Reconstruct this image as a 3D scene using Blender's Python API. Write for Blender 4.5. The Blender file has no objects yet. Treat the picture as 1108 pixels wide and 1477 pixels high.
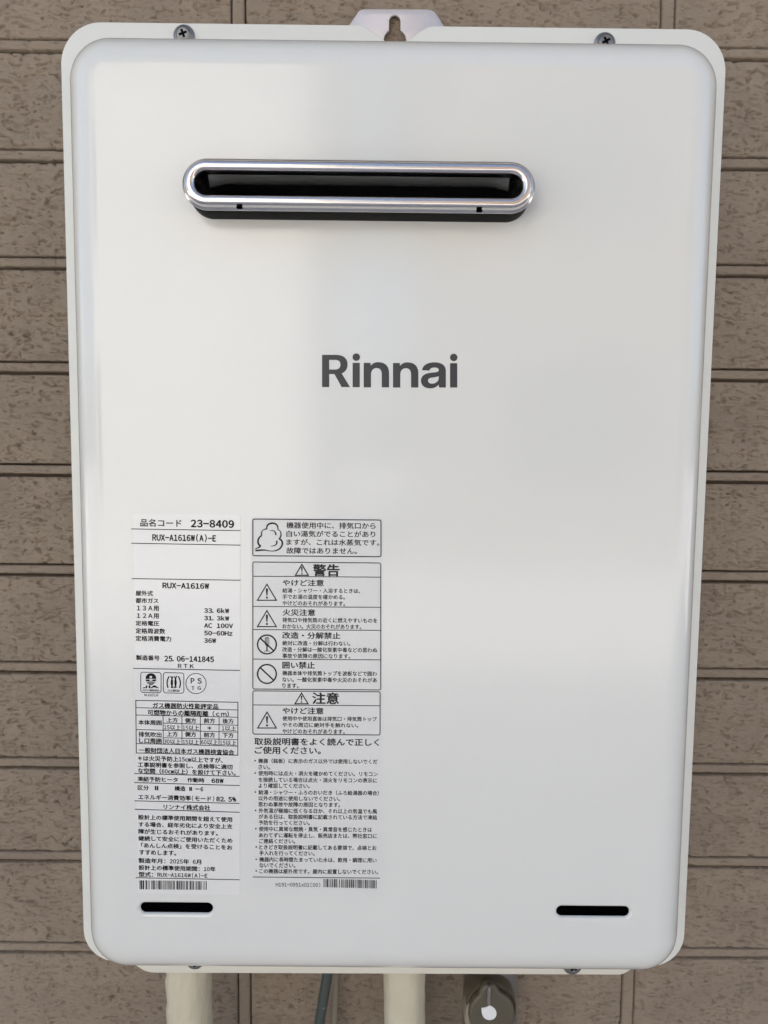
import bpy, bmesh, math, random
import numpy as np
from mathutils import Vector, Matrix
from mathutils.geometry import tessellate_polygon

random.seed(7)
S = bpy.context.scene
COL = S.collection

# ------------------------------------------------------------------ camera
PW, PH, F = 1108.0, 1477.0, 1050.0           # the picture's frame and focal length in its pixels
CAM = Vector((0.0, -0.40, 1.30))             # the heater's front face is the plane y = 0
PITCH, YAW, ROLL = 0.08464, 0.00266, 0.01035
def cam_axes():
    cp, sp, cy, sy = math.cos(PITCH), math.sin(PITCH), math.cos(YAW), math.sin(YAW)
    fw = Vector((sy * cp, cy * cp, -sp)); r = Vector((cy, -sy, 0)); u = r.cross(fw)
    c, s = math.cos(ROLL), math.sin(ROLL)
    return c * r + s * u, -s * r + c * u, fw
RT, UP, FW = cam_axes()
cd = bpy.data.cameras.new('camera'); cam = bpy.data.objects.new('camera', cd); COL.objects.link(cam)
cd.sensor_fit = 'VERTICAL'; cd.sensor_height = 36.0; cd.lens = 36.0 * F / PH
cd.clip_start = 0.01; cd.clip_end = 500.0
cam.matrix_world = Matrix(((RT.x, UP.x, -FW.x, CAM.x), (RT.y, UP.y, -FW.y, CAM.y), (RT.z, UP.z, -FW.z, CAM.z), (0, 0, 0, 1)))
S.camera = cam

# ------------------------------------------------------------------ light
SUN_EL, SUN_AZ = math.radians(48), math.radians(-28)   # azimuth from +Y clockwise: behind the house, so that the wall is in open shade
w = bpy.data.worlds.new('World'); S.world = w; w.use_nodes = True
nt = w.node_tree; nt.nodes.clear()
sky = nt.nodes.new('ShaderNodeTexSky'); sky.sky_type = 'NISHITA'; sky.sun_disc = False
sky.sun_elevation = SUN_EL; sky.sun_rotation = SUN_AZ; sky.dust_density = 4.0; sky.ozone_density = 0.75
bg = nt.nodes.new('ShaderNodeBackground'); bg.inputs['Strength'].default_value = 0.15
wo = nt.nodes.new('ShaderNodeOutputWorld')
nt.links.new(sky.outputs[0], bg.inputs[0]); nt.links.new(bg.outputs[0], wo.inputs[0])
sd = bpy.data.lights.new('sun', 'SUN'); sd.energy = 4.5; sd.angle = math.radians(0.5); sd.color = (1.0, 0.97, 0.93)
sun = bpy.data.objects.new('sun', sd); COL.objects.link(sun)
sdir = Vector((math.sin(SUN_AZ) * math.cos(SUN_EL), math.cos(SUN_AZ) * math.cos(SUN_EL), math.sin(SUN_EL)))
sun.rotation_euler = sdir.to_track_quat('Z', 'Y').to_euler()
S.view_settings.view_transform = 'Standard'; S.view_settings.look = 'None'
S.view_settings.exposure = 1.12; S.view_settings.gamma = 1.0
S.cycles.max_bounces = 8

# ------------------------------------------------------------------ helpers
def at(px, py, y):
    """The world point on the plane Y = y that stands at that pixel of the photograph."""
    d = FW + RT * ((px - PW / 2) / F) - UP * ((py - PH / 2) / F)
    return CAM + d * ((y - CAM.y) / d.y)

def mesh_obj(name, verts, faces, mat, parent=None, smooth=False, label=None, uvless=True):
    me = bpy.data.meshes.new(name); me.from_pydata([tuple(v) for v in verts], [], faces)
    me.validate(); me.update()
    if smooth:
        me.polygons.foreach_set('use_smooth', [True] * len(me.polygons))
    me.materials.append(mat)
    o = bpy.data.objects.new(name, me); COL.objects.link(o)
    if parent: o.parent = parent
    if label: o['label'] = label
    return o

class MB:
    """Collects shapes into one mesh."""
    def __init__(s): s.v = []; s.f = []
    def add(s, verts, faces):
        b = len(s.v); s.v += [tuple(p) for p in verts]; s.f += [tuple(i + b for i in f) for f in faces]
    def box(s, x0, x1, y0, y1, z0, z1):
        s.add([(x, y, z) for x in (x0, x1) for y in (y0, y1) for z in (z0, z1)],
              [(0, 1, 3, 2), (4, 6, 7, 5), (0, 4, 5, 1), (2, 3, 7, 6), (0, 2, 6, 4), (1, 5, 7, 3)])
    def poly(s, outer, holes, y):
        """a flat region in the XZ plane, facing -Y"""
        loops = [[Vector((p[0], p[1], 0)) for p in L] for L in [outer] + holes]
        pts = [p for L in loops for p in L]
        fs = []
        for t in tessellate_polygon(loops):
            a, b, c = (pts[i] for i in t)
            if (b.x - a.x) * (c.y - a.y) - (b.y - a.y) * (c.x - a.x) < 0: t = (t[0], t[2], t[1])
            fs.append(tuple(t))
        s.add([(p.x, y, p.y) for p in pts], fs)
    def loft(s, outline, prof, cap_first=False, cap_last=False, flip=False):
        """prof: (inset, y) pairs; rings of the outline pulled inwards and set at y"""
        rings = [offset(outline, i) for i, _ in prof]; n = len(outline); b = []
        for R, (_, y) in zip(rings, prof): b += [(p[0], y, p[1]) for p in R]
        f = []
        for k in range(len(prof) - 1):
            for i in range(n):
                j = (i + 1) % n
                q = (k * n + i, k * n + j, (k + 1) * n + j, (k + 1) * n + i)
                f.append(q if not flip else q[::-1])
        s.add(b, f)
        if cap_first: s.poly(rings[0], [], prof[0][1])
        if cap_last: s.poly(rings[-1], [], prof[-1][1])
    def build(s, name, mat, parent=None, smooth=False, label=None, angle=None, weld=True):
        o = mesh_obj(name, s.v, s.f, mat, parent, False, label)
        bm = bmesh.new(); bm.from_mesh(o.data)
        if weld: bmesh.ops.remove_doubles(bm, verts=bm.verts, dist=1e-6)
        if smooth or angle:
            for f in bm.faces: f.smooth = True
        if angle:
            for e in bm.edges:
                if len(e.link_faces) == 2 and e.calc_face_angle(0) > math.radians(angle): e.smooth = False
        bm.to_mesh(o.data); bm.free()
        return o

def area(L): return sum(L[i][0] * L[(i + 1) % len(L)][1] - L[(i + 1) % len(L)][0] * L[i][1] for i in range(len(L))) / 2
def offset(L, d):
    """pull a counter-clockwise outline inwards by d (mitred)"""
    if abs(d) < 1e-9: return [tuple(p) for p in L]
    n = len(L); out = []
    for i in range(n):
        p0, p1, p2 = Vector(L[i - 1]), Vector(L[i]), Vector(L[(i + 1) % n])
        a, b = (p1 - p0).normalized(), (p2 - p1).normalized()
        na, nb = Vector((-a.y, a.x)), Vector((-b.y, b.x)); m = (na + nb)
        if m.length < 1e-6: m = na
        m.normalize(); c = max(0.4, m.dot(na))
        q = p1 + m * (d / c); out.append((q.x, q.y))
    return out
def rrect(x0, x1, z0, z1, r, n=14, rb=None):
    rb = r if rb is None else rb
    L = []
    for cx, cz, a0, rr in ((x1 - rb, z0 + rb, -90, rb), (x1 - r, z1 - r, 0, r), (x0 + r, z1 - r, 90, r), (x0 + rb, z0 + rb, 180, rb)):
        for k in range(n + 1):
            a = math.radians(a0 + 90 * k / n); L.append((cx + rr * math.cos(a), cz + rr * math.sin(a)))
    return L
def stadium(x0, x1, z0, z1, n=24): return rrect(x0, x1, z0, z1, (z1 - z0) / 2 - 1e-5, n // 2)
def circle(cx, cz, r, n=32): return [(cx + r * math.cos(2 * math.pi * k / n), cz + r * math.sin(2 * math.pi * k / n)) for k in range(n)]
def bez(p0, p1, p2, p3, n=10):
    return [tuple((1 - t) ** 3 * p0[i] + 3 * (1 - t) ** 2 * t * p1[i] + 3 * (1 - t) * t * t * p2[i] + t ** 3 * p3[i] for i in (0, 1)) for t in [k / n for k in range(1, n + 1)]]
def path(cmds):
    """[(x,y), (c1,c2,end), ...] -> a polyline"""
    L = [cmds[0]]
    for c in cmds[1:]:
        if isinstance(c[0], (tuple, list)): L += bez(L[-1], *c)
        else: L.append(c)
    return L
def ccw(L): return L if area(L) > 0 else L[::-1]
def tube(pts, r, n=16, rfun=None):
    mb = MB(); vs = []; fs = []
    for k, p in enumerate(pts):
        p = Vector(p); t = (Vector(pts[min(k + 1, len(pts) - 1)]) - Vector(pts[max(k - 1, 0)])).normalized()
        a = t.cross(Vector((0, 1, 0))).normalized(); b = t.cross(a)
        for i in range(n):
            g = 2 * math.pi * i / n
            rr = r if rfun is None else rfun(p, g)
            vs.append(p + a * (rr * math.cos(g)) + b * (rr * math.sin(g)))
    for k in range(len(pts) - 1):
        for i in range(n):
            j = (i + 1) % n; fs.append((k * n + i, (k + 1) * n + i, (k + 1) * n + j, k * n + j))
    fs.append(tuple(range(n))); fs.append(tuple(range(len(vs) - 1, len(vs) - n - 1, -1)))
    mb.add(vs, fs); return mb
def empty(name, loc, label=None, cat=None, group=None):
    o = bpy.data.objects.new(name, None); COL.objects.link(o); o.location = loc
    o.empty_display_size = 0.05
    tag(o, label, cat, group); return o
def tag(o, label=None, cat=None, group=None, kind=None):
    for k, v in (('label', label), ('category', cat), ('group', group), ('kind', kind)):
        if v: o[k] = v
    return o

# numpy value noise
_T = np.random.RandomState(3).rand(256, 256).astype(np.float64)
def vnoise(x, y, seed=0):
    xi, yi = np.floor(x).astype(int), np.floor(y).astype(int); fx, fy = x - xi, y - yi
    fx = fx * fx * fx * (fx * (fx * 6 - 15) + 10); fy = fy * fy * fy * (fy * (fy * 6 - 15) + 10)
    g = lambda a, b: _T[(a + 37 * seed) % 256, (b + 91 * seed) % 256]
    return (g(xi, yi) * (1 - fx) + g(xi + 1, yi) * fx) * (1 - fy) + (g(xi, yi + 1) * (1 - fx) + g(xi + 1, yi + 1) * fx) * fy
def sstep(a, b, x):
    t = np.clip((x - a) / (b - a), 0, 1); return t * t * (3 - 2 * t)

# ------------------------------------------------------------------ materials
def mat(name, color, rough=0.5, metal=0.0, spec=0.5, coat=0.0, noise=None, bump=None, var=None):
    """noise on colour: var=(scale, other colour, amount); bump=(scale, strength, distance)"""
    m = bpy.data.materials.new(name); m.use_nodes = True; n = m.node_tree.nodes; l = m.node_tree.links
    b = n['Principled BSDF']; b.inputs['Base Color'].default_value = (*color, 1); b.inputs['Roughness'].default_value = rough
    b.inputs['Metallic'].default_value = metal; b.inputs['Specular IOR Level'].default_value = spec
    b.inputs['Coat Weight'].default_value = coat; b.inputs['Coat Roughness'].default_value = 0.115
    geo = n.new('ShaderNodeNewGeometry')
    if var:
        sc, c2, lo, hi = var
        t = n.new('ShaderNodeTexNoise'); t.inputs['Scale'].default_value = sc; t.inputs['Detail'].default_value = 5
        l.new(geo.outputs['Position'], t.inputs['Vector'])
        r = n.new('ShaderNodeValToRGB'); r.color_ramp.elements[0].position = lo; r.color_ramp.elements[1].position = hi
        r.color_ramp.elements[0].color = (*color, 1); r.color_ramp.elements[1].color = (*c2, 1)
        l.new(t.outputs['Fac'], r.inputs['Fac']); l.new(r.outputs['Color'], b.inputs['Base Color'])
    if bump:
        prev = None
        for sc, st, di in bump:
            t = n.new('ShaderNodeTexNoise'); t.inputs['Detail'].default_value = 4
            if isinstance(sc, tuple):
                mp = n.new('ShaderNodeMapping'); mp.inputs['Scale'].default_value = sc
                l.new(geo.outputs['Position'], mp.inputs['Vector']); l.new(mp.outputs[0], t.inputs['Vector']); t.inputs['Scale'].default_value = 1
            else:
                t.inputs['Scale'].default_value = sc; l.new(geo.outputs['Position'], t.inputs['Vector'])
            bp = n.new('ShaderNodeBump'); bp.inputs['Strength'].default_value = st; bp.inputs['Distance'].default_value = di
            l.new(t.outputs['Fac'], bp.inputs['Height'])
            if prev: l.new(prev.outputs[0], bp.inputs['Normal'])
            prev = bp
        l.new(prev.outputs[0], b.inputs['Normal'])
    return m
M = {
 'enamel': mat('white_enamel', (0.765, 0.772, 0.722), 0.25, coat=1.0, var=(9, (0.752, 0.757, 0.706), 0.45, 0.8), bump=[(6.0, 0.5, 0.004), (900, 0.03, 0.0003)]),
 'flange': mat('cream_enamel', (0.775, 0.78, 0.71), 0.38, bump=[(700, 0.04, 0.0003)]),
 'lip': mat('lip_bounce_tint', (0.76, 0.74, 0.645), 0.38, bump=[(700, 0.04, 0.0003)]),  # flange enamel made creamier: warm bounce from the ground put into the colour
 'case': mat('case_enamel', (0.70, 0.69, 0.63), 0.45),
 'film': mat('label_film', (0.79, 0.795, 0.76), 0.06, coat=0.6, bump=[(14, 0.25, 0.0012)]),
 'sheet': mat('label_sheet', (0.735, 0.742, 0.705), 0.24),
 'clear': mat('decal_film', (0.762, 0.768, 0.718), 0.22, coat=1.0),
 'ink': mat('black_ink', (0.006, 0.006, 0.007), 0.5, spec=0.2),
 'grey_ink': mat('grey_ink', (0.022, 0.022, 0.025), 0.5, spec=0.3),
 'logo': mat('charcoal_print', (0.036, 0.037, 0.041), 0.40),
 'steel': mat('stainless', (0.76, 0.72, 0.69), 0.20, 1.0, bump=[((30, 30, 1500), 0.08, 0.0004), (60, 0.12, 0.0008)]),
 'zinc': mat('zinc_screw', (0.30, 0.295, 0.285), 0.42, 1.0, bump=[(900, 0.15, 0.0004)]),
 'alu': mat('galvanised_sheet', (0.80, 0.74, 0.71), 0.45, 0.5, bump=[((700, 80, 60), 0.10, 0.0004)], var=(55, (0.62, 0.62, 0.69), 0.50, 0.72)),
 'black': mat('black_rubber', (0.002, 0.002, 0.002), 0.5, spec=0.12),
 'duct': mat('black_duct', (0.02, 0.02, 0.02), 0.28, bump=[((8, 60, 60), 0.5, 0.004)]),
 'baffle': mat('baffle_sheet', (0.075, 0.075, 0.07), 0.22, bump=[((8, 60, 60), 0.5, 0.004)]),
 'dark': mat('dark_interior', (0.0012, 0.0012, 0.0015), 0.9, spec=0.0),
 'tape': mat('cream_pipe_tape', (0.66, 0.605, 0.46), 0.38, bump=[((90, 90, 25), 0.7, 0.004), ((60, 60, 160), 0.35, 0.002)], var=(30, (0.59, 0.54, 0.40), 0.45, 0.8)),
 'cable': mat('dark_green_cable', (0.062, 0.078, 0.072), 0.40, var=(140, (0.24, 0.24, 0.22), 0.62, 0.68)),
 'beige': mat('beige_sheath', (0.27, 0.24, 0.18), 0.5),
 'valve': mat('grey_valve_metal', (0.25, 0.24, 0.22), 0.40, 0.5, bump=[(160, 0.2, 0.001)]),
 'cap': mat('dark_rubber_cap', (0.105, 0.090, 0.058), 0.34, bump=[(120, 0.2, 0.0008)]),
 'caprim': mat('beige_cap_edge', (0.30, 0.26, 0.19), 0.4),
 'white': mat('white_plastic', (0.86, 0.87, 0.87), 0.4),
 'ground': mat('pale_concrete', (0.60, 0.585, 0.56), 0.9, bump=[(60, 0.3, 0.01)], var=(3, (0.52, 0.505, 0.48), 0.4, 0.7)),
}
WALLC = (0.305, 0.247, 0.185)
M['siding'] = mat('brown_siding', WALLC, 0.82, spec=0.25, bump=[(420, 0.35, 0.0009), (1300, 0.25, 0.0004)], var=(26, (0.266, 0.213, 0.162), 0.40, 0.72))
def flecks(m, scale, lo, hi, amount):
    """dark flecks in the colour, in place of shade in the small nicks"""
    n = m.node_tree.nodes; l = m.node_tree.links; b = n['Principled BSDF']; src = b.inputs['Base Color'].links[0].from_socket
    g = n.new('ShaderNodeNewGeometry'); mp = n.new('ShaderNodeMapping'); mp.inputs['Scale'].default_value = scale; mp.inputs['Rotation'].default_value = (0, 0.12, 0)
    t = n.new('ShaderNodeTexNoise'); t.inputs['Scale'].default_value = 1; t.inputs['Detail'].default_value = 3; t.inputs['Distortion'].default_value = 0.6
    r = n.new('ShaderNodeMapRange'); r.inputs['From Min'].default_value = lo; r.inputs['From Max'].default_value = hi; r.inputs['To Min'].default_value = 1; r.inputs['To Max'].default_value = amount
    mx = n.new('ShaderNodeMix'); mx.data_type = 'RGBA'; mx.blend_type = 'MULTIPLY'; mx.inputs['Factor'].default_value = 1
    l.new(g.outputs['Position'], mp.inputs['Vector']); l.new(mp.outputs[0], t.inputs['Vector']); l.new(t.outputs['Fac'], r.inputs['Value'])
    l.new(src, mx.inputs['A']); l.new(r.outputs['Result'], mx.inputs['B']); l.new(mx.outputs['Result'], b.inputs['Base Color'])
flecks(M['siding'], (170, 170, 560), 0.57, 0.70, 0.76)  # shade of the nicks painted into the siding colour
M['backing'] = mat('siding_groove', (0.12, 0.094, 0.07), 0.9, bump=[(500, 0.3, 0.0006)])  # siding colour darkened: the shade down in the grooves is painted in

# ------------------------------------------------------------------ the house wall
YW = 0.147                                   # face of the siding
PER, STRIP = 0.0758, 0.0060                  # course height and the raised strip between two grooves
GU, GL = 0.0017, 0.0027                      # upper and lower groove
wb = MB(); wb.box(-5.0, 5.0, YW + 0.0075, YW + 0.25, 0.0, 5.0)
wall = wb.build('wall', M['backing']); tag(wall, 'brown textured siding wall of the house behind the water heater', kind='structure')
ev = MB(); ev.box(-5.0, 5.0, -0.50, YW + 0.004, 2.75, 2.90); ev.build('eave', mat('eave_board', (0.45, 0.42, 0.37), 0.8), wall)
ground_mb = MB(); ground_mb.box(-60, 60, -60, 60, -0.1, 0.0)
ground = ground_mb.build('ground', M['ground']); tag(ground, 'pale concrete ground at the foot of the wall', kind='structure')

def relief(X, Z):
    """height of the chipped stucco relief in metres"""
    x, z = X * 1000, Z * 1000
    wx = x + 3 * (vnoise(x / 9, z / 6, 1) - .5); wz = z + 0.13 * x + 3.5 * (vnoise(x / 12, z / 10, 2) - .5) + 1.2 * (vnoise(x / 3.5, z / 3, 12) - .5)
    h = 0.50 * (vnoise(wx / 18, wz / 11, 3) - .5) + 0.60 * (vnoise(wx / 7, wz / 2.8, 4) - .5) + 0.34 * (vnoise(wx / 2.4, wz / 1.5, 5) - .5)
    r1 = 1 - np.abs(2 * vnoise(wx / 9.5, wz / 2.3, 6) - 1)
    gate = sstep(.50, .66, vnoise(x / 5.0, z / 3.4, 7))
    h -= 2.0 * sstep(.85, .96, r1) * gate
    h -= 1.5 * sstep(.81, .89, vnoise(wx / 5.2, wz / 1.4, 8))
    h -= 0.9 * sstep(.83, .92, vnoise(wx / 2.6, wz / 1.1, 13))
    return h / 1000
def slab(name, x0, x1, z0, z1, dx, dz, amp, top, parent):
    """one moulded piece of the siding: a relief face with rounded, slightly uneven edges down to the backing"""
    nx, nz = max(2, int(round((x1 - x0) / dx))), max(2, int(round((z1 - z0) / dz)))
    gx, gz = np.meshgrid(np.linspace(x0, x1, nx + 1), np.linspace(z0, z1, nz + 1))
    ed = np.minimum.reduce([gx - x0, x1 - gx, gz - z0, z1 - gz])
    wob = 0.0006 * vnoise(gx * 260, gz * 260, 11)
    h = amp * relief(gx, gz) + top
    rnd = 0.0008
    h -= 0.0005 * (1 - np.clip((ed - wob) / rnd, 0, 1)) ** 2
    y = YW - h
    V = np.stack([gx, y, gz], -1).reshape(-1, 3)
    idx = np.arange((nx + 1) * (nz + 1)).reshape(nz + 1, nx + 1)
    Q = np.stack([idx[:-1, :-1], idx[:-1, 1:], idx[1:, 1:], idx[1:, :-1]], -1).reshape(-1, 4)
    loop = np.concatenate([idx[0, :-1], idx[:-1, -1], idx[-1, :0:-1], idx[:0:-1, 0]])
    B = V[loop].copy(); B[:, 1] = YW + 0.0090; b0 = len(V)
    k = np.arange(len(loop)); k2 = (k + 1) % len(loop)
    Q = np.concatenate([Q, np.stack([loop[k2], loop[k], b0 + k, b0 + k2], -1)])
    V = np.concatenate([V, B])
    me = bpy.data.meshes.new(name)
    me.vertices.add(len(V)); me.vertices.foreach_set('co', V.astype(np.float32).ravel())
    me.loops.add(Q.size); me.loops.foreach_set('vertex_index', Q.astype(np.int32).ravel())
    me.polygons.add(len(Q)); me.polygons.foreach_set('loop_start', np.arange(0, Q.size, 4, dtype=np.int32))
    me.polygons.foreach_set('use_smooth', np.ones(len(Q), dtype=bool))
    me.update(calc_edges=True); me.materials.append(M['siding'])
    o = bpy.data.objects.new(name, me); COL.objects.link(o); o.parent = parent
    return o

JX = [-0.4127, -0.1060, 0.2005, 0.5070]       # centres of the vertical strips
JW = 0.0042                                   # half-width of a vertical strip
zU0 = 1.30 + 0.2150                           # an upper groove
cols = [(-0.72, JX[0])] + list(zip(JX[:-1], JX[1:])) + [(JX[-1], 0.81)]
for k in range(-4, 10):
    zu = zU0 - PER * k; zl = zu - GU - STRIP            # grooves: zu..zu-GU, then strip, then zl..zl-GL
    top = zu - GU
    near = -2 <= k <= 8
    slab('siding_strip', -0.72, 0.81, zl, top, 0.0011 if near else .004, 0.0006 if near else .002, 0.5, 0.0, wall)
    b1 = zl - GL; b0 = zu - PER
    for ci, (a, b) in enumerate(cols):
        hidden = ci == 2 and -1 <= k <= 7
        dense = near and ci in (1, 2, 3) and not hidden
        xa = a + (JW + 0.0014 if ci else 0); xb = b - (JW + 0.0014 if ci < 4 else 0)
        if dense: slab('siding_block', xa, xb, b0, b1, 0.0009, 0.0006, 1.0, 0.0, wall)
        else: slab('siding_block', xa, xb, b0, b1, 0.005, 0.004, 0.8, 0.0, wall)
    for j in JX:
        slab('vertical_strip', j - JW, j + JW, b0 + .0002, b1 - .0002, 0.0012, 0.002, 0.3, 0.0003, wall)

# ------------------------------------------------------------------ the water heater
heater = empty('water_heater', (0.004, 0.06, 0.98), 'white wall hung gas water heater with steel exhaust slot, dark logo and printed labels', 'water heater')
heater.location = (0, 0, 0)
PX0, PX1, PZ0, PZ1 = -0.1718, 0.1796, 1.30 - 0.3086, 1.30 + 0.2200
YF = 0.037                                    # the flange plane

# front panel: pressed sheet with soft rolled edges and three openings
YR = -0.0155                                   # front of the exhaust ring
rl, rr_ = at(263, 266, YR).x, at(772, 274, YR).x
rt, rb_ = at(517, 231.0, YR).z, at(517, 306.0, YR).z
ring_out = stadium(rl, rr_, rb_, rt, 40)
ex_hole = offset(ring_out, 0.0008)
def slot_outline(xa, ya, xb, yb):
    p, q = at(xa, ya, 0.0012), at(xb, yb, 0.0012); return stadium(p.x, q.x, q.z, p.z, 20)
slots = [slot_outline(202, 1300.5, 308, 1317.5), slot_outline(802, 1305.5, 908, 1322.5)]
slots = [offset(s, -0.0001) for s in slots]
outline = rrect(PX0, PX1, PZ0, PZ1, 0.024, 18)
pm = MB()
prof = [(0.0210, 0.0), (0.0190, 0.0), (0.0165, 0.00010), (0.0140, 0.00045), (0.0115, 0.0011), (0.0090, 0.0021), (0.0068, 0.0034), (0.0048, 0.0051),
        (0.0031, 0.0072), (0.0018, 0.0095), (0.0008, 0.0122), (0.0002, 0.0150), (0.0, 0.0180), (0.0, 0.0330), (0.0006, 0.0352)]
pm.loft(outline, prof, flip=True)
inner = offset(outline, 0.0210)
rims = [offset(s, -0.0014) for s in slots]
pm.poly(inner, [ex_hole[::-1]] + [r[::-1] for r in rims], 0.0)
for s in slots:                               # pressed rims round the two slots
    pm.loft(s, [(-0.0014, 0.0), (-0.0007, 0.00015), (0.0, 0.0007), (0.0004, 0.0013), (0.0005, 0.0030)])
pm.loft(ex_hole, [(0.0, 0.0), (0.0, 0.004)])
panel = pm.build('front_panel', M['enamel'], heater, smooth=True)
for p_ in panel.data.polygons:
    if all(abs(panel.data.vertices[i].co.y) < 1e-7 for i in p_.vertices): p_.use_smooth = False
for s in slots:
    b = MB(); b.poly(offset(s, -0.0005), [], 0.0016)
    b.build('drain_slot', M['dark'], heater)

# flange plate with the dip that clears the keyhole
fx0, fx1 = -0.1866, 0.1948; fz1 = 1.30 + 0.2417; fz0 = at(560, 1391.5, YF).z
fo = rrect(fx0, fx1, fz0, fz1, 0.0235, 14, 0.021)
dipc = at(571, 50, YF).x; dz = fz1 - at(571, 62.5, YF).z; hw = 0.0215
i0 = max(i for i, p in enumerate(fo) if abs(p[1] - fz1) < 1e-6 and p[0] > 0)
dip = [(dipc + hw * t, fz1 - dz * (0.5 + 0.5 * math.cos(math.pi * t)) ** 0.9) for t in np.linspace(1, -1, 33)]
fo = fo[:i0 + 1] + dip + fo[i0 + 1:]
fm = MB()
hollow = offset(outline, 0.004)
fm.loft(fo, [(0.0011, YF), (0.0004, YF + 0.0003), (0.0, YF + 0.001), (0.0, YF + 0.009)], flip=True)
fm.poly(offset(fo, 0.0011), [hollow[::-1]], YF)
fm.build('flange', M['flange'], heater, angle=35)
# lower lip under the front panel
YL = 0.041
lip = [at(186, 1380, YL), at(191, 1390.5, YL), at(199, 1395.5, YL), at(207, 1400.5, YL), at(214, 1403, YL), at(222, 1404, YL),
       at(560, 1405.3, YL), at(893, 1406.8, YL), at(900, 1405.6, YL), at(907, 1401.5, YL), at(913, 1397.5, YL), at(917, 1380, YL)]
lip = ccw([(p.x, p.z) for p in lip])
lm = MB(); lm.loft(lip, [(0.0009, YL), (0.0003, YL + 0.0003), (0, YL + 0.001), (0, YL + 0.010)], flip=True, cap_first=True)
lm.build('lower_lip', M['lip'], heater, angle=35)
# rear case up to the wall
cm = MB(); ro = rrect(PX0 + 0.006, PX1 - 0.006, PZ0 + 0.012, PZ1 - 0.008, 0.012, 6)
cm.loft(ro, [(0.0, YF + 0.004), (0.0, YW - 0.004)], flip=True, cap_last=True)
cm.build('rear_case', M['case'], heater, angle=35)

# hanging bracket with keyhole
YB = YW - 0.005
P = lambda x, y: (at(x, y, YB).x, at(x, y, YB).z)
bo = path([P(497, 62), P(503, 37), P(515, 19.5), (P(518, 14.5), P(521, 12.8), P(528, 12.6)), P(613, 13.0), (P(622, 13), P(627, 15.5), P(631, 22)), P(642, 40), P(648, 62), P(640, 90), P(505, 90)])
bo = ccw(bo)
def key():
    L = [P(569.6 + 8.2 * math.cos(a), 30 - 8.2 * math.sin(a)) for a in np.linspace(0, math.pi, 13)]
    L += [P(561.4, 43)]
    L += [P(569.8 + 16.2 * math.cos(a), 57.5 - 16.2 * math.sin(a)) for a in np.linspace(math.radians(120), math.radians(420), 25)]
    L += [P(577.8, 43)]
    return ccw(L)
kh = key()
bm_ = MB(); bm_.poly(offset(bo, 0.0007), [offset(kh, -0.0003)[::-1]], YB)
bm_.loft(bo, [(0.0007, YB), (0.0, YB + 0.0005), (0.0, YB + 0.0018)], flip=True)
bm_.loft(kh, [(-0.0003, YB), (0.0, YB + 0.0003), (0.0, YB + 0.0018)])
bm_.build('hanging_bracket', M['alu'], heater, angle=40)

# exhaust: black sleeve standing out of the panel, steel ring on it, black duct inside
ex = MB()
ex.loft(ring_out, [(0.0012, -0.0152), (0.0004, -0.0140), (0.0004, 0.003)], flip=True)
ex.build('exhaust_sleeve', M['black'], heater, smooth=True)
rg = MB()
rg.loft(ring_out, [(i, y - 0.0057) for i, y in [(0.0014, -0.0090), (0.0002, -0.0092), (0.0, -0.0098), (0.0003, -0.0103), (0.0010, -0.0106), (0.0014, -0.0113), (0.0018, -0.0127), (0.0025, -0.0136), (0.0034, -0.0140),
                   (0.0050, -0.0141), (0.0060, -0.0137), (0.0067, -0.0129), (0.0071, -0.0117), (0.0072, -0.0095), (0.0072, -0.004)]][::-1])
ring = rg.build('exhaust_ring', M['steel'], heater, angle=50)
for px, py in ((345, 298.5), (692, 303.5)):     # dark bars in place of the shaded notches in the ring's lower edge
    c = at(px, py, -0.0185); t = MB(); t.box(c.x - .0014, c.x + .0014, -0.0194, -0.0162, c.z - .0003, c.z + .0001)
    t.build('notch_shade', M['dark'], ring)
du = MB()
du.loft(ring_out, [(0.0070, -0.0160), (0.0074, -0.004), (0.0076, 0.004), (0.0090, 0.016), (0.0092, 0.052)], flip=False)
du.poly(offset(ring_out, 0.0090), [], 0.052)
du.build('exhaust_duct', M['duct'], heater, smooth=True)
# folded sheet inside the mouth
q = offset(ring_out, 0.0093); zs = [p[1] for p in q]; xs = [p[0] for p in q]
sh = MB(); xa, xb, za, zb = min(xs) + .004, max(xs) - .004, min(zs), max(zs)
n = 40; vs = []; fs = []
for i in range(n + 1):
    x = xa + (xb - xa) * i / n; e = min(i, n - i) / n
    dip_ = 0.0022 * math.exp(-(e / 0.035) ** 2)
    for y, z in ((-0.0162, zb + 0.0012), (-0.0140, zb - 0.0006 - dip_ * .4), (-0.0122, zb - 0.0012 - dip_), (-0.0105, zb - 0.0014 - dip_), (-0.0088, zb - .0010)):
        vs.append((x, y, z))
for i in range(n):
    for k in range(4): a = i * 5 + k; fs.append((a, a + 5, a + 6, a + 1))
sh.add(vs, fs); sh.build('inner_baffle', M['baffle'], heater, smooth=True)

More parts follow.
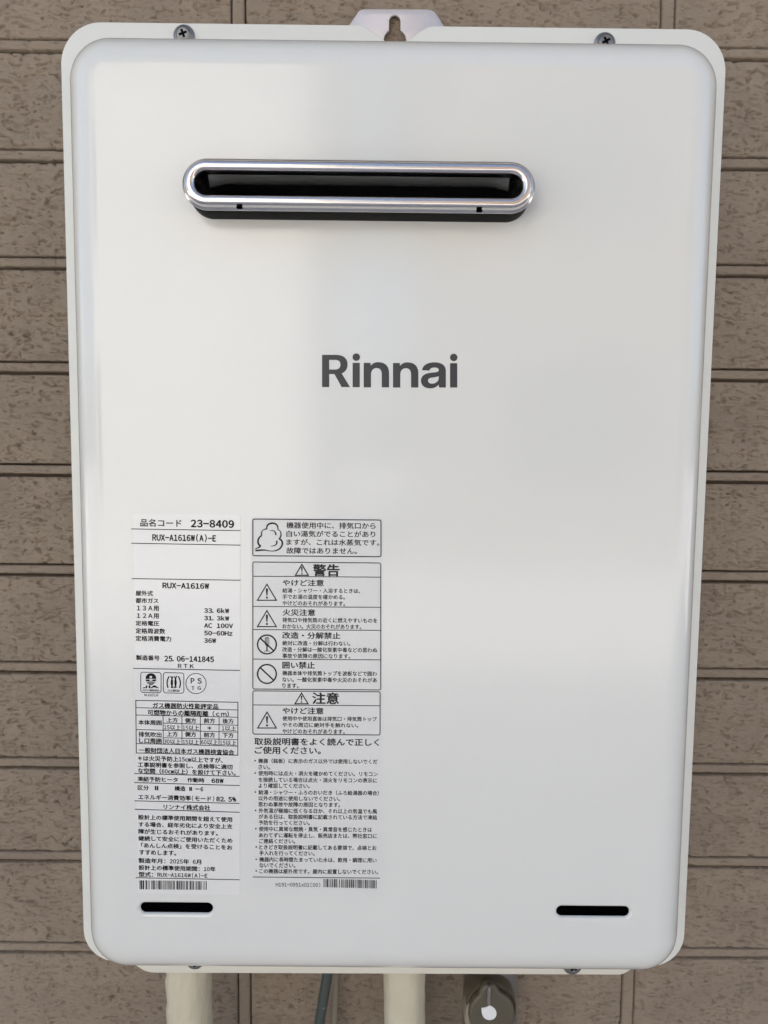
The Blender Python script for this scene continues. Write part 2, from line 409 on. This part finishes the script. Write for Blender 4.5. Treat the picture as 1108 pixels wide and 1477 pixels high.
# screws
def screw(px, py, y, r, turn):
    c = at(px, py, y); R = circle(c.x, c.z, r, 32); m = MB()
    m.loft(R, [(0.0, y - 0.0002), (0.0, y - 0.0009), (0.0004, y - 0.0013), (0.0014, y - 0.0015), (0.0017, y - 0.0019), (0.0021, y - 0.0029), (0.0029, y - 0.0034)], flip=True)
    a, b = r * 0.40, r * 0.115
    cr = [(a, -b), (a, b), (b, b), (b, a), (-b, a), (-b, b), (-a, b), (-a, -b), (-b, -b), (-b, -a), (b, -a), (b, -b)]
    ct, st = math.cos(turn), math.sin(turn); cr = [(c.x + x * ct - z * st, c.z + x * st + z * ct) for x, z in cr]
    m.poly(offset(R, 0.0029), [cr[::-1]], y - 0.0034)
    o = m.build('screw', M['zinc'], heater, angle=35)
    k = MB(); k.loft(cr, [(0, y - 0.0034), (0.0001, y - 0.0018)]); k.poly(cr, [], y - 0.0018); k.build('cross_recess', M['black'], o)
screw(266, 52.5, YF, 0.0060, 0.35); screw(872, 63.5, YF, 0.0060, 0.5)
screw(281.5, 1385, YL, 0.0056, 0.2); screw(825.5, 1391, YL, 0.0062, 0.9)

# ------------------------------------------------------------------ printing
def fpt(px, py, y=-0.0002): p = at(px, py, y); return (p.x, p.z)
GLYPH = {}
def glyph(ch):
    if ch not in GLYPH:
        c = bpy.data.curves.new('lettering', 'FONT'); c.body = chr(ord(ch) + 0xFEE0) if '!' <= ch <= '~' else ch; c.resolution_u = 3
        o = bpy.data.objects.new('lettering', c); COL.objects.link(o)
        bpy.context.view_layer.update()
        me = bpy.data.meshes.new_from_object(o.evaluated_get(bpy.context.evaluated_depsgraph_get()))
        V = np.zeros(len(me.vertices) * 3); me.vertices.foreach_get('co', V); V = V.reshape(-1, 3)
        fs = [tuple(p.vertices) for p in me.polygons]
        bpy.data.objects.remove(o); bpy.data.curves.remove(c); bpy.data.meshes.remove(me)
        if '!' <= ch <= '~':                   # half-width: condensed about the middle of a half em
            c0 = (V[:, 0].min() + V[:, 0].max()) / 2 if ch != '.' else 0.5; wd = V[:, 0].max() - V[:, 0].min()
            V[:, 0] = (V[:, 0] - c0) * min(0.80, 0.46 / wd) + 0.27
        GLYPH[ch] = (V, fs)
    return GLYPH[ch]
def text_mesh(body, bold):
    """one line of print; half-width letters and digits are set half an em wide, bold by overprinting"""
    VS, FS, x, n = [], [], 0.0, 0
    shifts = ((0, 0),) if bold <= 0 else ((-bold, 0, ), (bold, 0), (0, bold * .7), (0, -bold * .7))
    for ch in body:
        half = ' ' <= ch <= '~'
        if ch not in ' \u3000':
            V, fs = glyph(ch)
            for q, (sx, sz) in enumerate(shifts):
                W = V.copy(); W[:, 0] += x + sx * (0.75 if half else 1); W[:, 1] += sz; W[:, 2] = q
                VS.append(W); FS += [tuple(i + n for i in f) for f in fs]; n += len(V)
        x += 0.54 if half else 1.0
    return np.concatenate(VS), FS
class Print:
    """flat print on a label; crop = (x, y, scale) of the measured view, slope(y) of the printed lines"""
    def __init__(s, slope, y): s.mb = MB(); s.slope = slope; s.y = y; s.c = (0, 0, 1)
    def crop(s, x, y, k): s.c = (x, y, k)
    def px(s, x, y): return (s.c[0] + x / s.c[2], s.c[1] + y / s.c[2])
    def w(s, x, y): return fpt(*s.px(x, y), s.y)
    def text(s, body, x0, x1, yt, yb, bold=0.0):
        V, fs = text_mesh(body, bold)
        lo, hi = V.min(0), V.max(0); sl = s.slope(s.px(x0, yt)[1])
        O = Vector(s.w(x0, yb)); X = Vector(s.w(x1, yb + (x1 - x0) * sl)) - O; Z = Vector(s.w(x0, yt)) - O
        Z = Vector((0, Z.length)) + 0 * Z
        u = (V[:, 0] - lo[0]) / (hi[0] - lo[0]); v = (V[:, 1] - lo[1]) / (hi[1] - lo[1])
        pts = [(O.x + X.x * a + Z.x * b, s.y - 4e-6 * c, O.y + X.y * a + Z.y * b) for a, b, c in zip(u, v, V[:, 2])]
        s.mb.add(pts, fs)
    def line(s, x0, y0, x1, y1, t):
        a, b = Vector(s.w(x0, y0)), Vector(s.w(x1, y1)); d = (b - a); nrm = Vector((-d.y, d.x)).normalized() * (t * 0.5 / s.c[2] * 0.4 / F)
        q = ccw([tuple(a - nrm), tuple(b - nrm), tuple(b + nrm), tuple(a + nrm)])
        s.mb.add([(p[0], s.y, p[1]) for p in q], [(0, 1, 2, 3)])
    def shape(s, outer, holes=()):
        s.mb.poly(ccw([s.w(*p) for p in outer]), [ccw([s.w(*p) for p in h])[::-1] for h in holes], s.y)
    def stroke(s, pts, t, closed=False, taper=None):
        n = len(pts)
        if closed:
            L = ccw([s.w(*p) for p in pts]); tt = t / s.c[2] * 0.4 / F
            s.mb.poly(offset(L, -tt / 2), [offset(L, tt / 2)[::-1]], s.y); return
        L = [Vector(s.w(*p)) for p in pts]; vs = []; fs = []
        for i, p in enumerate(L):
            d = (L[min(i + 1, n - 1)] - L[max(i - 1, 0)]).normalized(); tt = t / s.c[2] * 0.4 / F * 0.5
            if taper: tt *= taper(i / (n - 1))
            m = Vector((-d.y, d.x)) * tt; vs += [(p.x - m.x, s.y, p.y - m.y), (p.x + m.x, s.y, p.y + m.y)]
        for i in range(n - 1): fs.append((2 * i, 2 * i + 2, 2 * i + 3, 2 * i + 1))
        s.mb.add(vs, fs)
    def rbox(s, x0, y0, x1, y1, r, t):
        sl = s.slope(s.px(x0, y0)[1]); L = rrect(x0, x1, y0, y1, r, 6)
        s.stroke([(x, y + (x - x0) * sl) for x, y in L], t, True)
    def circ(s, cx, cy, r, t=None):
        L = circle(cx, cy, r, 40)
        if t: s.stroke(L, t, True)
        else: s.shape(L)
    def bars(s, x0, x1, yt, yb, n, seed, slope):
        R = random.Random(seed); ws = [R.choice((1, 1, 1, 2, 2, 3)) for _ in range(2 * n + 1)]; u = (x1 - x0) / sum(ws); x = x0
        for i, k in enumerate(ws):
            if i % 2 == 0:
                d = (x - x0) * slope; e = k * u * 0.92
                s.shape([(x, yb + d), (x + e, yb + d), (x + e, yt + d), (x, yt + d)])
            x += k * u
    def build(s, name, m, parent): return s.mb.build(name, m, parent, weld=False)
def sheet(name, quad, m, parent, y=-0.00018, r=0.0012):
    q = [fpt(*p, y) for p in quad]; L = []
    for i in range(4):                        # rounded corners
        p0, p1, p2 = Vector(q[i - 1]), Vector(q[i]), Vector(q[(i + 1) % 4])
        a, b = (p0 - p1).normalized() * r, (p2 - p1).normalized() * r
        L += [tuple(p1 + a)] + bez(tuple(p1 + a), tuple(p1 + a * .45), tuple(p1 + b * .45), tuple(p1 + b), 5)
    L = ccw(L); mb = MB(); mb.poly(L, [], y); mb.loft(L, [(0, y), (0, 0.0002)], flip=True)
    return mb.build(name, m, parent)

# logo
film = sheet('logo_decal', [(456, 505), (668, 506), (669, 566), (457, 565)], M['clear'], heater, -0.00008)
lg = Print(lambda y: 0.004, -0.0002); lg.crop(440, 490, 4.2615)
lg.shape(path([(105, 93), (190, 93), ((236, 93), (262, 115), (262, 152)), ((262, 180), (248, 198), (226, 207)), (277, 291), (225, 291), (181, 211), (149, 211), (149, 291), (105, 291)]),
         [path([(149, 124), (185, 124), ((207, 124), (218, 134), (218, 153)), ((218, 172), (207, 183), (185, 183)), (149, 183)])])
for x, y in ((293, 0), (892, 2)):
    lg.shape([(x, 142 + y), (x + 44, 142 + y), (x + 44, 292 + y), (x, 292 + y)]); lg.circ(x + 22.5, 107 + y, 23)
for x, y in ((361, 0), (541, 1)):
    lg.shape([(px + x - 361, py + y) for px, py in path([(361, 142), (403, 142), (404, 160), ((415, 146), (430, 138), (449, 138)), ((493, 138), (517, 162), (517, 205)), (517, 293), (472, 293), (472, 212), ((472, 187), (460, 174), (440, 174)), ((420, 174), (406, 190), (406, 214)), (406, 293), (361, 293)])])
lg.shape(path([(866, 294), (826, 294), ((823, 288), (822, 282), (822, 276)), ((808, 292), (792, 299), (770, 299)), ((734, 299), (713, 279), (713, 252)), ((713, 222), (736, 207), (774, 203)), (804, 200), ((817, 198), (822, 194), (822, 186)), ((822, 176), (811, 171), (797, 171)), ((779, 171), (768, 177), (765, 190)), (719, 187), ((724, 158), (750, 139), (797, 139)), ((841, 139), (866, 158), (866, 193))]),
         [path([(822, 224), ((816, 227), (806, 229), (794, 231)), (780, 233), ((764, 235), (757, 241), (757, 251)), ((757, 263), (766, 270), (781, 270)), ((806, 270), (822, 254), (822, 236))])])
lg.build('lettering', M['logo'], film)

# rating label -------------------------------------------------------------
rating = sheet('rating_label', [(192.5, 741), (346.5, 742.5), (346, 1291), (198.5, 1288)], M['film'], heater)
SL1 = lambda y: float(np.interp(y, [760, 860, 965, 1110, 1170, 1270], [.0155, .016, .019, .0265, .0262, .0210]))
k = 6.1556
rp = Print(SL1, -0.00030); T = rp.text
ru = Print(SL1, -0.00030)
BD = 0.050; MD = 0.031
for p in (rp, ru): p.crop(180, 735, k)
T('品名コード', 138, 505, 82, 150, .021); T('23-8409', 585, 972, 88, 158, BD)
T('RUX-A1616W(A)-E', 245, 812, 210, 283, BD)
for a in ((57, 172, 1028, 187), (57, 299, 1028, 316), (62, 613, 1028, 628)): ru.line(*a, 7)
for p in (rp, ru): p.crop(180, 835, k)
T('RUX-A1616W', 335, 750, 32, 84, BD)
for t, x1, y0, y1 in (('屋外式', 252, 103, 150), ('都市ガス', 300, 168, 215), ('１３Ａ用', 303, 235, 284), ('１２Ａ用', 303, 303, 350), ('定格電圧', 308, 370, 415), ('定格周波数', 360, 436, 485), ('定格消費電力', 413, 503, 552)):
    T(t, 108 if t[0] == '１' else 96, x1, y0, y1, MD)
for t, x1, y0, y1 in (('33.6kW', 928, 257, 302), ('31.3kW', 928, 325, 368), ('AC 100V', 962, 392, 435), ('50-60Hz', 958, 459, 502), ('36W', 812, 526, 568)): T(t, 705, x1, y0, y1, BD)
T('製造番号', 100, 310, 676, 722, MD); T('25.06-141845', 352, 793, 681, 733, BD); T('ＲＴＫ', 472, 615, 754, 790, MD)
ru.line(75, 795, 1022, 813, 7)
# certification marks
cm_ = Print(SL1, -0.00030); cm_.crop(180, 835, k)
cm_.rbox(142, 828, 323, 1008, 22, 6); cm_.rbox(343, 832, 525, 1012, 22, 6); cm_.circ(633, 929, 90, 6)
cm_.shape(path([(185, 888), ((185, 855), (205, 838), (232, 838)), ((259, 838), (280, 855), (280, 888))]), [circle(232, 872, 12, 14)])
cm_.shape([(184, 893), (216, 893), (222, 905), (242, 905), (250, 893), (281, 893), (277, 906), (248, 911), (216, 911), (188, 906)])
for q, h in ((916, 40), (926, 30), (935, 18)): cm_.stroke([(232 + h * t, q + 5 * (1 - t * t)) for t in np.linspace(-1, 1, 9)], 6)
cm_.shape([(188, 946), (201, 946), (201, 962), (196, 970), (161, 970), (166, 962), (188, 962)]); cm_.shape([(212, 946), (228, 946), (228, 970), (212, 970)])
cm_.shape([(255, 946), (271, 946), (304, 970), (285, 970), (276, 964), (250, 964), (243, 970), (226, 970)]); cm_.text('日本ガス機器検査協会', 163, 308, 979, 998, .02); cm_.text('MJ1016', 175, 297, 1019, 1041, .02)
for sx in (-1, 1):
    cm_.stroke([(435 + sx * x, y) for x, y in bez((34, 858), (60, 890), (66, 930), (50, 968), 14)], 11)
    cm_.stroke([(435 + sx * x, y) for x, y in bez((32, 858), (12, 880), (2, 925), (22, 968), 14)], 10)
    cm_.stroke([(435 + sx * x, y) for x, y in bez((0, 858), (26, 895), (30, 940), (4, 968), 14)], 10)
cm_.text('JIA認証', 377, 490, 980, 1002, .02)
cm_.text('P', 586, 620, 880, 930, .03); cm_.text('S', 645, 684, 880, 930, .03); cm_.text('T', 592, 620, 953, 985, .03); cm_.text('G', 645, 678, 953, 985, .03)
for p in (rp, ru): p.crop(180, 1000, k)
ru.stroke([(98, 63), (1005, 80), (1004, 550), (103, 530)], 7, True)
for a in ((99, 128, 1005, 148), (100, 193, 1005, 213), (340, 265, 1005, 284), (101, 322, 1004, 345), (340, 394, 1004, 412), (102, 446, 1004, 470),
          (340, 199, 343, 455), (508, 203, 508, 457), (672, 206, 671, 461), (838, 209, 837, 465)): ru.line(*a, 6)
T('ガス機器防火性能評定品', 248, 832, 82, 132, MD); T('可燃物からの離隔距離（ｃｍ）', 203, 925, 143, 195, MD)
T('本体周囲', 120, 328, 235, 280, MD); T('排気吹出', 123, 328, 340, 388, MD); T('し口周囲', 128, 328, 398, 444, MD)
for t, x, y in (('上方', 372, 214), ('側方', 535, 218), ('前方', 702, 220), ('後方', 868, 223), ('上方', 372, 338), ('側方', 535, 341), ('前方', 702, 345), ('下方', 868, 349)): T(t, x, x + 100, y, y + 46, MD)
for t, x, x1, y in (('15以上', 349, 498, 278), ('15以上', 515, 660, 282), ('1以上', 862, 990, 288), ('30以上', 348, 498, 405), ('15以上', 515, 660, 409), ('60以上', 677, 828, 411), ('15以上', 845, 992, 416)): T(t, x, x1, y, y + 46, .021)
T('＊', 732, 772, 290, 326, .02)
T('一般財団法人日本ガス機器検査協会', 125, 972, 480, 527, MD)
T('＊は火災予防上15㎝以上ですが、', 115, 872, 552, 600, MD); T('工事説明書を参照し、点検等に適切', 115, 958, 610, 656, MD); T('な空間（60㎝以上）を設けて下さい。', 118, 985, 662, 710, MD)
for a in ((85, 712, 1020, 738), (85, 793, 1020, 819), (88, 955, 1018, 978), (90, 1030, 1020, 1057)): ru.line(*a, 7)
T('凍結予防ヒータ', 112, 472, 738, 782, MD); T('作動時', 555, 708, 749, 790, MD); T('68W', 770, 878, 756, 796, BD)
T('区分', 115, 215, 816, 860, MD); T('Ⅱ', 268, 298, 822, 862, BD); T('構造', 442, 540, 823, 867, MD); T('Ⅱ－6', 574, 697, 829, 868, BD)
T('エネルギー消費効率(モード)', 120, 795, 896, 944, MD); T('82.5%', 812, 990, 916, 960, BD); T('リンナイ株式会社', 345, 760, 983, 1032, MD)
for p in (rp, ru): p.crop(180, 1110, k)
for t, x0, x1, y in (('設計上の標準使用期間を超えて使用', 120, 955, 400), ('する場合、経年劣化により安全上支', 122, 957, 463), ('障が生じるおそれがあります。', 122, 828, 526), ('継続して安全にご使用いただくため', 122, 957, 588), ('「あんしん点検」を受けることをお', 145, 957, 650), ('すすめします。', 130, 458, 712),
                     ('製造年月：2025年 6月', 122, 680, 785), ('設計上の標準使用期間：10年', 124, 808, 847), ('型式：RUX-A1616W(A)-E', 124, 735, 907)): T(t, x0, x1, y, y + 45, MD)
ru.line(97, 960, 1020, 979, 7)
rp.mb.add(ru.mb.v, ru.mb.f); rp.build('lettering', M['ink'], rating); cm_.build('certification_mark', M['ink'], rating)
bc = Print(SL1, -0.00030); bc.crop(180, 1110, k); bc.bars(132, 728, 984, 1063, 46, 5, .010); bc.build('barcode', M['ink'], rating)

# warning label ------------------------------------------------------------
warn = sheet('warning_label', [(362, 746), (551.5, 747.5), (549.5, 1293.5), (363.5, 1292)], M['sheet'], heater)
SL2 = lambda y: 0.0075
k = 5.405
wp = Print(SL2, -0.00030); wr = Print(SL2, -0.00030); wi = Print(SL2, -0.00030); T = wp.text
def warn_tri(x0, y0, x1, y1, t):
    cx = (x0 + x1) / 2; h = y1 - y0
    wi.stroke([(x0 + t * .75, y1 - t * .45), (x1 - t * .75, y1 - t * .45), (cx, y0 + t * .9)], t, True)
    w = h * .065
    wi.shape([(cx - w, y0 + .34 * h), (cx - w * .6, y0 + .29 * h), (cx + w * .6, y0 + .29 * h), (cx + w, y0 + .34 * h), (cx + w * .45, y0 + .70 * h), (cx - w * .45, y0 + .70 * h)])
    wi.circ(cx, y0 + .82 * h, w * .95)
def ban(cx, cy, r, t, front=True):
    wi.circ(cx, cy, r, t); a = math.radians(43); wi.line(cx - r * math.cos(a), cy - r * math.sin(a), cx + r * math.cos(a), cy + r * math.sin(a), t)
for p in (wp, wr, wi): p.crop(355, 740, k)
wr.rbox(53, 47, 1052, 333, 14, 8)
for t, x1, y in (('機器使用中に、排気口から', 1010, 70), ('白い湯気がでることがあり', 1008, 136), ('ますが、これは水蒸気です。', 1040, 201), ('故障ではありません。', 865, 267)): T(t, 314, x1, y, y + 50, .021)
# steam cloud
cl = path([(70, 278), ((95, 272), (105, 268), (112, 255)), ((88, 245), (82, 200), (120, 176)), ((115, 145), (130, 125), (162, 124)), ((158, 92), (180, 80), (207, 79)), ((240, 80), (252, 105), (248, 130)), ((278, 138), (280, 180), (258, 202)), ((292, 212), (290, 255), (262, 278)), ((240, 296), (200, 303), (158, 290)), ((130, 286), (100, 292), (72, 292))])
wi.stroke(cl, 11, taper=lambda t: 0.55 + 0.75 * abs(math.sin(t * 11)))
wi.stroke([(185, 140)] + bez((185, 140), (205, 128), (235, 140), (232, 172)), 9, taper=lambda t: .4 + t)
wi.stroke([(192, 258)] + bez((192, 258), (225, 258), (248, 245), (238, 216)), 10, taper=lambda t: .4 + t)
wr.rbox(53, 382, 1050, 382 + 990, 14, 7)
for y in (493, 728): wr.line(53, y, 1050, y + 7, 6)
T('警告', 520, 730, 397, 493, .035); warn_tri(378, 393, 493, 490, 9)
T('やけど注意', 284, 607, 517, 568, .026)
for t, x1, y in (('給湯・シャワー・入浴するときは、', 890, 584), ('手でお湯の温度を確かめる。', 772, 633), ('やけどのおそれがあります。', 772, 683)): T(t, 283, x1, y, y + 38, .021)
warn_tri(82, 547, 243, 684, 9)
for p in (wp, wr, wi): p.crop(355, 870, k)
for y in (206, 436): wr.line(53, y, 1048, y + 6, 6)
warn_tri(82, 50, 243, 187, 9); T('火災注意', 285, 540, 45, 98, .026)
for t, x1, y in (('排気口や排気筒の近くに燃えやすいものを', 1023, 112), ('おかない。火災のおそれがあります。', 898, 161), ('絶対に改造・分解は行わない。', 812, 292), ('改造・分解は一酸化炭素中毒などの思わぬ', 1023, 342), ('事故や故障の原因になります。', 812, 391), ('機器本体や排気筒トップを波板などで囲わ', 1020, 526), ('ない。一酸化炭素中毒や火災のおそれがあ', 1020, 576), ('ります。', 410, 624)): T(t, 283, x1, y, y + 38, .021)
T('改造・分解禁止', 283, 735, 224, 277, .026); T('囲い禁止', 283, 537, 455, 510, .026)
ban(163, 322, 73, 12); ban(163, 552, 73, 12)
wi.rbox(150, 268, 178, 328, 8, 5); wi.line(158, 270, 158, 326, 4); wi.line(167, 270, 167, 326, 4); wi.line(163, 328, 163, 372, 11); wi.line(140, 374, 188, 374, 4)
for p in (wp, wr, wi): p.crop(355, 990, k)
wr.rbox(53, 35, 1045, 372, 14, 7); wr.line(53, 145, 1045, 151, 6)
warn_tri(375, 44, 490, 140, 9); T('注意', 515, 725, 46, 138, .032); T('やけど注意', 283, 605, 163, 215, .026); warn_tri(84, 193, 243, 329, 9)
for t, x1, y in (('使用中や使用直後は排気口・排気筒トップ', 1020, 232), ('やその周辺に絶対手を触れない。', 875, 281), ('やけどのおそれがあります。', 770, 331)): T(t, 283, x1, y, y + 37, .021)
for p in (wp, wr, wi): p.crop(355, 1060, k)
T('取扱説明書をよく読んで正しく', 65, 1038, 22, 80, .026); T('ご使用ください。', 68, 583, 90, 148, .026)
for b, t, x0, x1, y in ((1, '機器（銘板）に表示のガス以外では使用しないでくだ', 95, 1025, 183), (0, 'さい。', 97, 187, 231), (1, '使用時には点火・消火を確かめてください。リモコン', 95, 1027, 280), (0, 'を接続している場合は点火・消火をリモコンの表示に', 97, 1022, 330), (0, 'より確認してください。', 97, 497, 376),
                       (1, '給湯・シャワー・ふろのおいだき（ふろ給湯器の場合）', 97, 1035, 428), (0, '以外の用途に使用しないでください。', 97, 733, 475), (0, '思わぬ事故や故障の原因となります。', 95, 733, 522), (1, '外気温が極端に低くなる日か、それ以上の気温でも風', 98, 1022, 571), (0, 'がある日は、取扱説明書に記載されている方法で凍結', 98, 1022, 618), (0, '予防を行ってください。', 98, 497, 665),
                       (1, '使用中に異常な燃焼・臭気・異常音を感じたときは', 100, 982, 714), (0, 'あわてずに運転を停止し、販売店または、弊社窓口に', 100, 1020, 763), (0, 'ご連絡ください。', 102, 382, 808), (1, 'ときどき取扱説明書に記載してある要領で、点検とお', 103, 1018, 856), (0, '手入れを行ってください。', 103, 535, 902), (1, '機器内に長時間たまっていた水は、飲用・調理に用い', 103, 1018, 952), (0, 'ないでください。', 103, 385, 997), (1, 'この機器は屋外用です。屋内に設置しないでください。', 103, 1030, 1043)):
    T(t, x0, x1, y, y + 38, .021)
    if b: wp.circ(x0 - 24, y + 18, 6)
wr.line(52, 1108, 1045, 1117, 6); T('H191-0951x01(00)', 232, 578, 1148, 1186, .014)
bc = Print(SL2, -0.00030); bc.crop(355, 1060, k); bc.bars(605, 1018, 1122, 1187, 40, 9, .026)
wp.mb.add(wr.mb.v, wr.mb.f); wp.build('lettering', M['grey_ink'], warn); wi.build('pictogram', M['grey_ink'], warn); bc.build('barcode', M['grey_ink'], warn)

# ------------------------------------------------------------------ pipes, cables and the gas valve below
def pipe(px0, px1, pyt, y, label, seed, wrap):
    a, b = at(px0, pyt, y), at(px1, pyt, y); r = (b.x - a.x) / 2; cx = (a.x + b.x) / 2; zt = PZ0 + 0.010
    n = 150; pts = []
    for i in range(n + 1):
        t = i / n; z = zt + (0.0 - zt) * t ** 1.6
        pts.append((cx + 0.0010 * math.sin(z * 22 + seed), y + 0.0012 * math.cos(z * 17 + seed), z))
    def rf(p, g):
        u = (p[2] / 0.019 + g / (2 * math.pi)) % 1.0
        wr_ = float(vnoise(np.array([g * 3.0 + seed * 7]), np.array([p[2] * 120 + g * 4]), seed)[0]) - .5
        return r * (1 + wrap * (0.06 * u + 0.09 * wr_))
    o = tube(pts, r, 48, rf).build('insulated_pipe', M['tape'], None, smooth=True)
    return tag(o, label, 'pipe', 'cream wrapped pipes below the heater')
pipe(241, 303, 1440, 0.095, 'thick cream taped pipe under the rating label, left of the dark cable', 1, 1.0)
pipe(554, 613, 1440, 0.095, 'smooth cream wrapped pipe between the dark cable and the gas valve', 2, 0.35)

def cable(p0, p1, y0, y1, r, m, name, label):
    a, b = at(*p0, y0), at(*p1, y1); d = b - a; pts = []
    for i in range(-6, 60):
        t = i / 6; q = a + d * t
        if t > 1: q = b + Vector((d.x * (1 - math.exp(-(t - 1))), d.y * (1 - math.exp(-(t - 1))), d.z * (t - 1)))
        if q.z < 0: break
        pts.append(tuple(q))
    o = tube(pts, r, 16).build(name, m, None, smooth=True); return tag(o, label, 'cable')
cable((472.5, 1405), (460.5, 1477), 0.108, 0.112, 0.0039, M['cable'], 'power_cable', 'dark green grey cable slanting down out of the heater, scuffed pale')
cable((485.5, 1405), (482, 1477), 0.128, 0.128, 0.0026, M['beige'], 'earth_wire', 'thin dull beige wire close behind the dark cable')

valve = empty('gas_valve', (0, 0, 0), 'dark round capped gas valve with white spot at lower right below the heater', 'gas valve')
YV = 0.100
cxl, cxr = at(672, 1440, YV).x, at(752, 1440, YV).x
zt = PZ0 + 0.012
tb = MB(); cyl = circle((cxl + cxr) / 2, YV + 0.012, (cxr - cxl) / 2 * 0.98, 40)
b = MB(); rad = (cxr - cxl) / 2
vs = []; fs = []
levels = [(zt, .98), (at(710, 1477, YV).z - .02, 1.0), (at(710, 1477, YV).z - .024, .8), (at(710, 1477, YV).z - .06, .8), (at(710, 1477, YV).z - .062, .5), (0.02, .5)]
for z, q in levels: vs += [((cxl + cxr) / 2 + rad * q * math.cos(2 * math.pi * i / 40), YV + 0.016 + rad * q * math.sin(2 * math.pi * i / 40), z) for i in range(40)]
for kk in range(len(levels) - 1):
    for i in range(40): j = (i + 1) % 40; fs.append((kk * 40 + i, (kk + 1) * 40 + i, (kk + 1) * 40 + j, kk * 40 + j))
fs.append(tuple(range(len(vs) - 40, len(vs)))); b.add(vs, fs); b.build('valve_body', M['valve'], valve, angle=35)
YC = YV - 0.014
V_ = lambda x, y: (at(x, y, YC).x, at(x, y, YC).z)
rim = [V_(709.5 + 36.5 * math.cos(a), 1456 + 39 * math.sin(a)) for a in np.linspace(0, 2 * math.pi, 48, endpoint=False)]
m = MB(); m.loft(ccw(rim), [(0.0022, YC + .0015), (0.0010, YC + .0004), (0.0, YC + .002), (0.0, YC + .02)], flip=True); m.poly(offset(ccw(rim), 0.0022), [], YC + .0015)
m.build('cap_housing', M['cap'], valve, angle=40)
face = []
for a in np.linspace(0, 2 * math.pi, 110, endpoint=False):
    ca, sa = math.cos(a), math.sin(a)
    R = 1 / math.sqrt((ca / 33.5) ** 2 + (sa / 35.0) ** 2)
    ex_, ey_, er = -3.5, -32.0, 13.5                       # the ear on top
    bq = ca * ex_ + sa * ey_; dq = bq * bq - (ex_ * ex_ + ey_ * ey_ - er * er)
    if dq > 0: R = max(R, bq + math.sqrt(dq)) if bq > 0 else R
    face.append(V_(708.5 + R * ca, 1459 + R * sa))
face = [tuple((Vector(face[i - 1]) + 2 * Vector(face[i]) + Vector(face[(i + 1) % len(face)])) / 4) for i in range(len(face))]
face = ccw(face)
cre = ccw([V_(704.5 + 34.5 * math.cos(a), 1468 + 36 * math.sin(a)) for a in np.linspace(0, 2 * math.pi, 48, endpoint=False)])
m = MB(); m.loft(cre, [(0.0012, YC - .0006), (0.0004, YC), (0.0, YC + .001), (0.0, YC + .012)], flip=True, cap_first=True); m.build('cap_collar', M['caprim'], valve, angle=40)
m = MB(); m.loft(face, [(0.0026, YC - .0042), (0.0012, YC - .0040), (0.0003, YC - .0030), (0.0, YC - .0010), (0.0, YC + .0012)], flip=True); m.poly(offset(face, 0.0026), [], YC - .0042)
cap = m.build('valve_cap', M['cap'], valve, angle=40)
YS = YC - 0.0042
c0, c1 = at(703, 1420, YS), at(707.5, 1446.5, YS)
m = MB(); L = rrect(c0.x, c1.x, c1.z, c0.z, 0.0008, 4); m.loft(L, [(0.0005, YS - .0022), (0.0, YS - .0016), (0, YS + .0005)], flip=True, cap_first=True); m.build('grip_rib', M['valve'], cap)
W_ = lambda x, y: (at(640 + x / 7.914, 1385 + y / 7.914, YS - .0004).x, at(640 + x / 7.914, 1385 + y / 7.914, YS - .0004).z)
sp = ccw([W_(*p) for p in path([(432, 548), (490, 536), (520, 518), (535, 519), ((575, 540), (602, 570), (604, 605)), ((602, 655), (570, 682), (525, 683)), ((475, 680), (445, 650), (436, 600)), (432, 560)])])
m = MB(); m.poly(sp, [], YS - .0005); m.loft(sp, [(0, YS - .0005), (0, YS + .0003)], flip=True); m.build('white_spot', M['white'], cap)

# ------------------------------------------------------------------ the house opposite, behind the camera: it shows only as a soft reflection in the enamel
house = empty('neighbouring_house', (0, 0, 0), 'neighbouring house facing the wall, mirrored softly in the heater', 'house')
hb = MB(); hb.box(-5.0, -0.7, -12.0, -6.5, 0.0, 5.4); hb.build('wall', mat('white_render', (0.72, 0.70, 0.66), 0.9), house)
def hip(x0, x1, y0, y1, z, h, m, parent):
    q = MB(); c = (y0 + y1) / 2; d = min(1.5, (x1 - x0) / 3)
    q.add([(x0, y1, z), (x1, y1, z), (x1, y0, z), (x0, y0, z), (x0 + d, c, z + h), (x1 - d, c, z + h)], [(0, 1, 5, 4), (2, 3, 4, 5), (0, 4, 3), (1, 2, 5), (3, 2, 1, 0)])
    return q.build('roof', m, parent)
RS = mat('roof_slate', (0.07, 0.07, 0.075), 0.8); hip(-5.4, -0.4, -12.4, -6.1, 5.4, 1.8, RS, house)
WF, WG = mat('window_frame', (0.12, 0.12, 0.12), 0.4), mat('window_glass', (0.03, 0.035, 0.04), 0.05)
def windows(parent, spots, y, wd, ht):
    for x, z in spots:
        wn = MB(); wn.box(x, x + wd, y - .05, y + .04, z, z + ht); wf = wn.build('window', WF, parent)
        pn = MB(); pn.box(x + .06, x + wd - .06, y + .03, y + .046, z + .06, z + ht - .06); pn.build('pane', WG, wf)
windows(house, ((-4.4, 0.9), (-4.4, 3.3)), -6.5, 1.2, 1.3)
house2 = empty('brown_house', (0, 0, 0), 'brown house beside the white one, mirrored softly in the heater', 'house')
hb = MB(); hb.box(0.5, 8.0, -13.0, -7.5, 0.0, 6.0); hb.build('wall', mat('brown_render', (0.22, 0.17, 0.13), 0.9), house2)
hip(0.1, 8.4, -13.4, -7.1, 6.0, 1.8, RS, house2)
windows(house2, ((1.2, 0.9), (4.4, 0.9), (1.2, 3.6), (4.4, 3.6)), -7.5, 1.7, 1.4)
